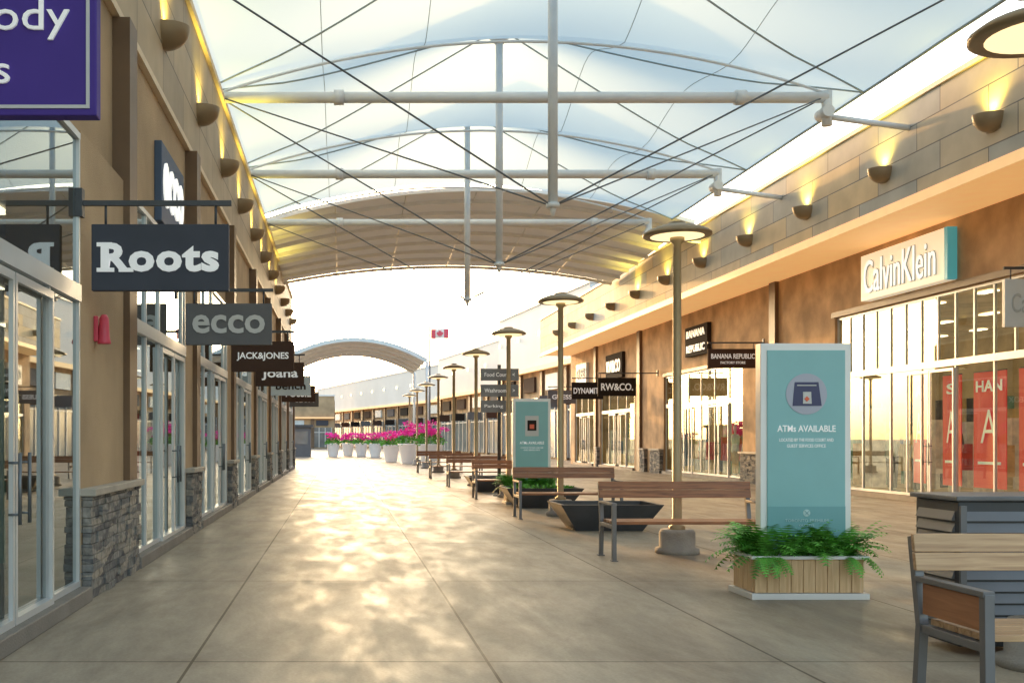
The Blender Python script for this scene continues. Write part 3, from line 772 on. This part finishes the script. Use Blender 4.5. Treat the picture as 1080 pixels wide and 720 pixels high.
wf=thing('wayfinding_sign','dark direction sign with three stacked arrow panels on post','direction sign',(3.98,26.3,0))
MB().cyl((0,0,0),(0,0,3.3),.045,n=12).lathe([(.0,0),(.16,0),(.16,.03),(0,.03)],16).obj('post',M['dark'],wf)
for z,s in ((2.9,'Food Court   <'),(2.5,'Washrooms   >'),(2.1,'Parking     ^')):
    pn=MB().box(-.48,.48,-.08,-.05,z,z+.3).obj('panel',M['grey'],wf)
    text(s,M['letter'],pn,(0,-.09,z+.15),.76,.1,'-y',.008,.0)

def pot(loc,r,h,fh,lab,n=420):
    t=thing('flower_pot',lab,'flower pot',loc,'white pots of magenta flowers')
    MB().lathe([(0,0),(r*.62,0),(r*.7,.04),(r*.98,h*.93),(r*1.03,h*.94),(r*1.03,h),(r*.93,h),(r*.9,h-.06),(0,h-.06)],28).obj('pot',M['pot'],t)
    f=MB(); leaves(f,(0,0,h-.05),r*1.05,r*1.05,fh*.5,n//2,.22); f.obj('foliage',M['leaf'],t)
    f=MB()
    for k in range(13):
        a=k*2.4; q=r*(.15+.9*random.random()); leaves(f,(q*math.cos(a),q*math.sin(a),h+fh*random.uniform(.12,.75)),r*.34,r*.34,fh*.2,n//11,.15)
    f.obj('blossom',M['flower'],t)
    return t
p0=pot((3.05,64,0),.52,1.05,1.0,'large white pot overflowing with magenta flowers')
for (x,y) in ((-.65,82),(.55,86),(1.6,84),(2.6,80)): copything(p0,(x,y,0),rz=random.uniform(0,6))
p1=pot((4.8,56,0),.68,1.15,1.5,'biggest white pot with tall loose magenta flowers',600)
copything(p1,(3.95,60,0),rz=2)

# ---------------------------------------------------------------- FAR BUILDINGS
def farbuild(loc,rz,L_,D,H,lab,mat,bays,fasc=None,up=True):
    t=thing('shop_building',lab,'building',loc,rz=rz)
    MB().box(0,L_,.3,D,0,H-.4).obj('wall',mat,t)
    MB().box(0,L_,0,.6,H*.6,H).obj('fascia',fasc or mat,t)
    MB().box(-.1,L_+.1,-.1,.7,H+.002,H+.2).obj('parapet_trim',M['white'],t)
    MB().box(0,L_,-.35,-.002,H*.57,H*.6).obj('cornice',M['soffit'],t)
    bw=L_/bays
    for k in range(bays):
        x=k*bw
        w=MB().box(x+bw*.12,x+bw*.88,.22,.28,.15,H*.4).obj('window',M['farg'],t)
        f=MB()
        for q in (0,.33,.66,1): f.box(x+bw*(.12+.76*q)-.05,x+bw*(.12+.76*q)+.05,.15,.215,.15,H*.4)
        f.box(x+bw*.12,x+bw*.88,.16,.212,H*.3,H*.3+.1)
        f.obj('window_frame',M['frame'],w)
        MB().box(x+bw*.25,x+bw*.75,.12,.298,H*.44,H*.54).obj('sign_panel',M[('signk','signb','signw','signg')[k%4]],t)
        MB().box(x+bw*.98-.04,x+bw*.98+.04,-1.5,-.2,H*.32,H*.39).obj('blade_sign',M[('signb','signk','signm')[k%3]],t)
        MB().box(x+.1,x+.6,.1,.29,0,H*.57).obj('pier',M['brown'],t)
        if up: MB().box(x+bw*.06,x+bw*.09,-.12,-.02,H*.8,H*.83).obj('uplight',M['glow'],t)
    return t
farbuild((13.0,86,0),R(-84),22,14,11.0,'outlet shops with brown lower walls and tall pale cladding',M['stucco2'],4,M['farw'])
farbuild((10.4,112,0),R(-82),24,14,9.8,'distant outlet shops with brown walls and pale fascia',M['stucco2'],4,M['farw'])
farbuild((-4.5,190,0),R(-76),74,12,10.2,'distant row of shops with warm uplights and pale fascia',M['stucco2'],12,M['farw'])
farbuild((-15,150,0),R(0),14,12,7.5,'low distant beige shop building beyond the plaza',M['stucco'],4,up=False)
V2=thing('vault_canopy','distant pale blue barrel vault canopy on slim columns','canopy',(1.1,90,0))
m=MB(); hw=6.3
for j in range(5):
    for i in range(25):
        u=-1+2*i/24; m.v.append((u*hw,j*4,8.2+1.85*(1-u*u)))
for j in range(4):
    for i in range(24):
        a=j*25+i; m.f.append([a,a+1,a+26,a+25]); m.sm.append(True)
m.obj('vault_roof',M['vault'],V2)
for j in range(5):
    a=MB(); P=[(hw*(-1+2*i/24),j*4,8.12+1.85*(1-(-1+2*i/24)**2)) for i in range(25)]
    for p,q in zip(P,P[1:]): a.obox(p,q,.25,.35)
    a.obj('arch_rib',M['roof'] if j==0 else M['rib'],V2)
for x in (-hw,hw):
    for y in (0,16): MB().cyl((x,y,0),(x,y,8.1),.14,n=12).obj('column',M['steel'],V2)

ks=thing('kiosk','small grey information kiosk with flat roof in plaza','kiosk',(-3.4,82,0))
MB().box(-1,1,-.9,.9,0,2.3).obj('body',M['signm'],ks); MB().box(-1.2,1.2,-1.1,1.1,2.302,2.5).obj('roof',M['dark'],ks)
MB().box(-.8,.8,-.94,-.902,1.0,2.0).obj('window',M['farg'],ks)

t=thing('flagpole','red and white maple leaf flag on slim dark pole','flag',(7.2,85,0))
MB().cyl((0,0,0),(0,0,10.6),.08,.07,n=10).obj('pole',M['grey'],t)
def strip(x0,x1,mat,name):
    m=MB(); n=4
    for i in range(n+1):
        x=x0+(x1-x0)*i/n; yy=.1*math.sin(x*4)
        m.v+=[(x,yy,9.55),(x,yy,10.35)]
    for i in range(n): m.f.append([2*i,2*i+2,2*i+3,2*i+1]); m.sm.append(True)
    m.obj(name,mat,t)
strip(.09,.48,M['red'],'flag_band'); strip(.48,1.16,M['white'],'flag_field'); strip(1.16,1.55,M['red'],'flag_band')
pts=[(0,.35),(.07,.22),(.15,.26),(.12,.1),(.2,.17),(.24,.12),(.33,.12),(.28,.03),(.31,0),(.16,-.14),(.18,-.2),(.02,-.18),(.02,-.32),(-.02,-.32),(-.02,-.18),(-.18,-.2),(-.16,-.14),(-.31,0),(-.28,.03),(-.33,.12),(-.24,.12),(-.2,.17),(-.12,.1),(-.15,.26),(-.07,.22)]
MB().quad(*[(.82+a*.9,-.16,9.95+b*.9) for a,b in pts]).obj('maple_leaf',M['red'],t)

# ---------------------------------------------------------------- LIGHT
AZ=-9; EL=9
az=R(AZ); el=R(EL)
d=Vector((math.sin(az)*math.cos(el),math.cos(az)*math.cos(el),math.sin(el)))
sd=bpy.data.lights.new('sun','SUN'); sd.energy=4.4; sd.angle=R(.8); sd.color=(1,.53,.18)
so=bpy.data.objects.new('sun',sd); COL.objects.link(so); so.rotation_euler=d.to_track_quat('Z','Y').to_euler(); so.location=(0,0,30)
w=bpy.data.worlds.new('World'); S.world=w; w.use_nodes=True; nt=w.node_tree
sk=nt.nodes.new('ShaderNodeTexSky'); sk.sky_type='NISHITA'; sk.sun_disc=False; sk.sun_elevation=el; sk.sun_rotation=az; sk.air_density=1.15; sk.dust_density=3; sk.ozone_density=1.1
hs=nt.nodes.new('ShaderNodeHueSaturation'); hs.inputs['Saturation'].default_value=.82
nt.links.new(sk.outputs[0],hs.inputs['Color'])
nt.links.new(hs.outputs[0],nt.nodes['Background'].inputs[0]); nt.nodes['Background'].inputs[1].default_value=.74

# ---------------------------------------------------------------- CAMERA
cd=bpy.data.cameras.new('camera'); cam=bpy.data.objects.new('camera',cd); COL.objects.link(cam)
cam.location=(0,0,1.45); cam.rotation_euler=(R(90),0,0)
cd.sensor_width=36; cd.lens=36*1100/1080; cd.shift_x=180/1080; cd.shift_y=102/1080; cd.clip_end=3000; cd.clip_start=.05
S.camera=cam
